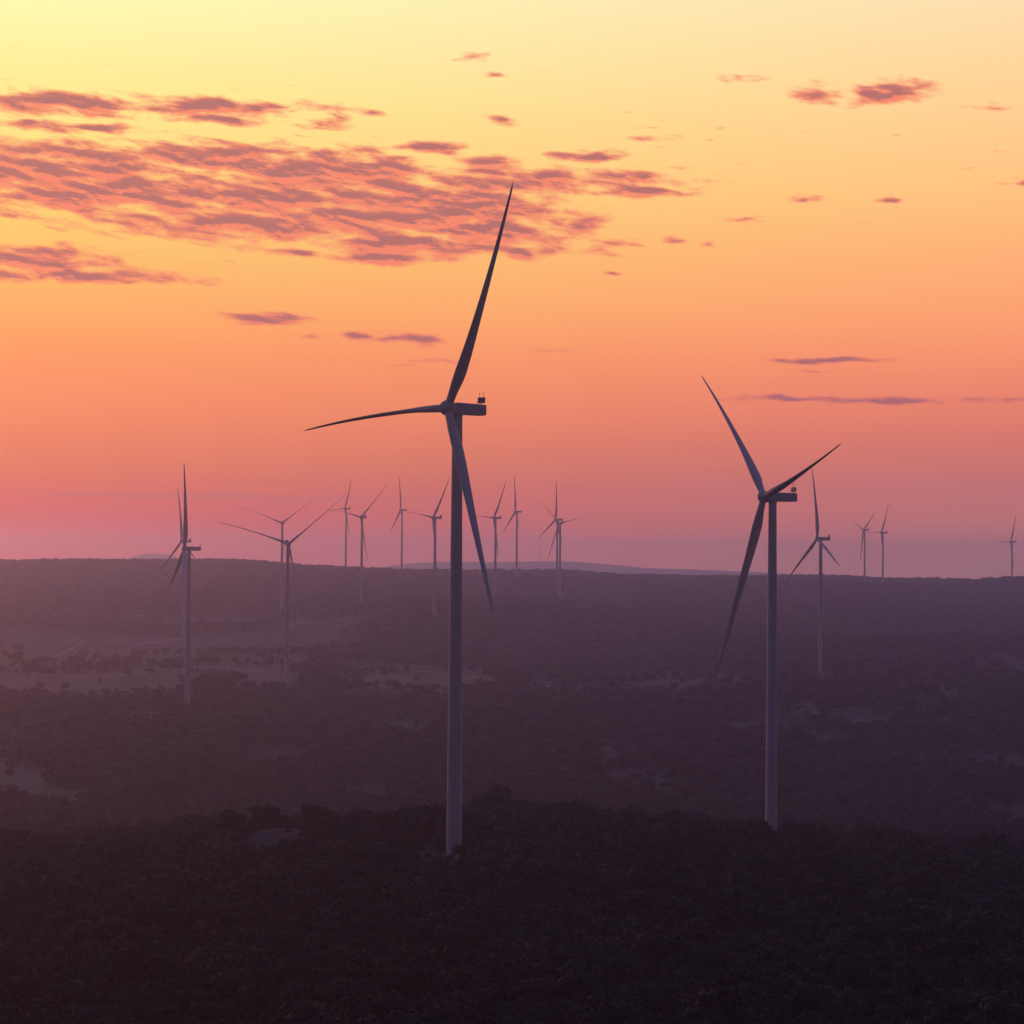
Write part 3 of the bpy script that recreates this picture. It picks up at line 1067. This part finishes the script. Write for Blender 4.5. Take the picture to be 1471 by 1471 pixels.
# ------------------------------------------------------------------ long shed, gantry, mast
wall_m = material('shed_wall', (0.14, 0.12, 0.12), 0.8, 0.2, (0.4, 0.1, 0))
roof_m = material('shed_roof', (0.24, 0.18, 0.165), 0.85, 0.1, (0.5, 0.08, 0))
sz = float(height(SHED.x, SHED.y))
shed = empty('long_shed', (SHED.x, SHED.y, sz), 'long low pale shed in the valley behind the leftmost tall turbine tower', 'shed')
shed.rotation_euler = (0, 0, math.radians(3))
LW, LD, LH = 39.0, 12.0, 3.8
mesh_obj('wall', *join([box((0, 0, LH / 2 - 2), (LW, LD, LH + 4))]), wall_m, shed)
rv = [(-LW / 2 - .6, -LD / 2 - .8, LH), (LW / 2 + .6, -LD / 2 - .8, LH), (LW / 2 + .6, 0, LH + 2.0), (-LW / 2 - .6, 0, LH + 2.0), (-LW / 2 - .6, LD / 2 + .8, LH), (LW / 2 + .6, LD / 2 + .8, LH)]
rv += [(x_, y_, z_ - 0.25) for x_, y_, z_ in rv]
rf = [(0, 1, 2, 3), (3, 2, 5, 4), (6, 9, 8, 7), (9, 10, 11, 8), (0, 6, 7, 1), (4, 5, 11, 10), (0, 3, 9, 6), (3, 4, 10, 9), (1, 7, 8, 2), (2, 8, 11, 5)]
mesh_obj('roof', rv, rf, roof_m, shed)
for k in range(7):
    mesh_obj('door', *box((-LW / 2 + 4 + k * 5.2, -LD / 2 - 0.06, 1.9), (3.0, 0.2, 3.6)), door_mat, shed)

gz = float(height(GANTRY.x, GANTRY.y))
gan = empty('power_gantry', (GANTRY.x, GANTRY.y, gz), 'faint two post power line gantry beside the base of the viewer facing turbine', 'gantry')
for s_ in (-1, 1):
    mesh_obj('post', *tube((s_ * 4.2, 0, -1), (s_ * 4.2, 0, 19), 0.35, 0.25, 8), steel, gan)
mesh_obj('crossbeam', *box((0, 0.5, 16.2), (10.6, 0.4, 0.5)), steel, gan)
mesh_obj('crossbeam', *box((0, 0.5, 10.2), (9.4, 0.35, 0.4)), steel, gan)
for s_ in (-1, 0, 1):
    mesh_obj('insulator', *tube((s_ * 3.2, 0.5, 15.9), (s_ * 3.2, 0.5, 14.3), 0.14, 0.14, 8), dark_metal, gan)

mp = at(776.5, 812, 9000)
mh = at(776.5, 758, 9000).z - mp.z
mast = empty('lattice_mast', (mp.x, mp.y, mp.z - 30), 'very faint thin lattice mast far beyond the horizon ridge', 'mast')
for k in range(3):
    a_ = 2 * math.pi * k / 3
    mesh_obj('mast_leg', *tube((2.2 * math.cos(a_), 2.2 * math.sin(a_), 0), (0.7 * math.cos(a_), 0.7 * math.sin(a_), mh + 30), 0.3, 0.2, 6), steel, mast)
br = []
for k in range(30):
    z0, z1 = (mh + 30) * k / 30, (mh + 30) * (k + 1) / 30
    for j in range(3):
        a0, a1 = 2 * math.pi * j / 3, 2 * math.pi * (j + 1) / 3
        r0 = 2.2 - 1.5 * k / 30
        r1 = 2.2 - 1.5 * (k + 1) / 30
        br.append(tube((r0 * math.cos(a0), r0 * math.sin(a0), z0), (r1 * math.cos(a1), r1 * math.sin(a1), z1), 0.12, 0.12, 4))
mesh_obj('bracing', *join(br), steel, mast)

# ------------------------------------------------------------------ haze
HAZE_DENSITY = 1.5e-4
hz0, hz1 = float(ZZ.min()) - 1.0, CAMZ + 132.0
hv, hf = box((0, 4600, (hz0 + hz1) / 2), (25400, 15400, hz1 - hz0))
haze = mesh_obj('haze', hv, hf, None)
haze['kind'] = 'stuff'
haze['label'] = 'thin purple evening haze filling the valley'
haze['category'] = 'haze'
hm = bpy.data.materials.new('haze_air')
hm.use_nodes = True
hm.node_tree.nodes.clear()
h_ = NT(hm.node_tree)
pv = h_.n('ShaderNodeVolumePrincipled')
pv.inputs['Color'].default_value = (0.46, 0.51, 1.0, 1)
pv.inputs['Density'].default_value = HAZE_DENSITY
pv.inputs['Anisotropy'].default_value = 0.72
ho = h_.n('ShaderNodeOutputMaterial')
hm.node_tree.links.new(pv.outputs[0], ho.inputs['Volume'])
haze.data.materials.append(hm)
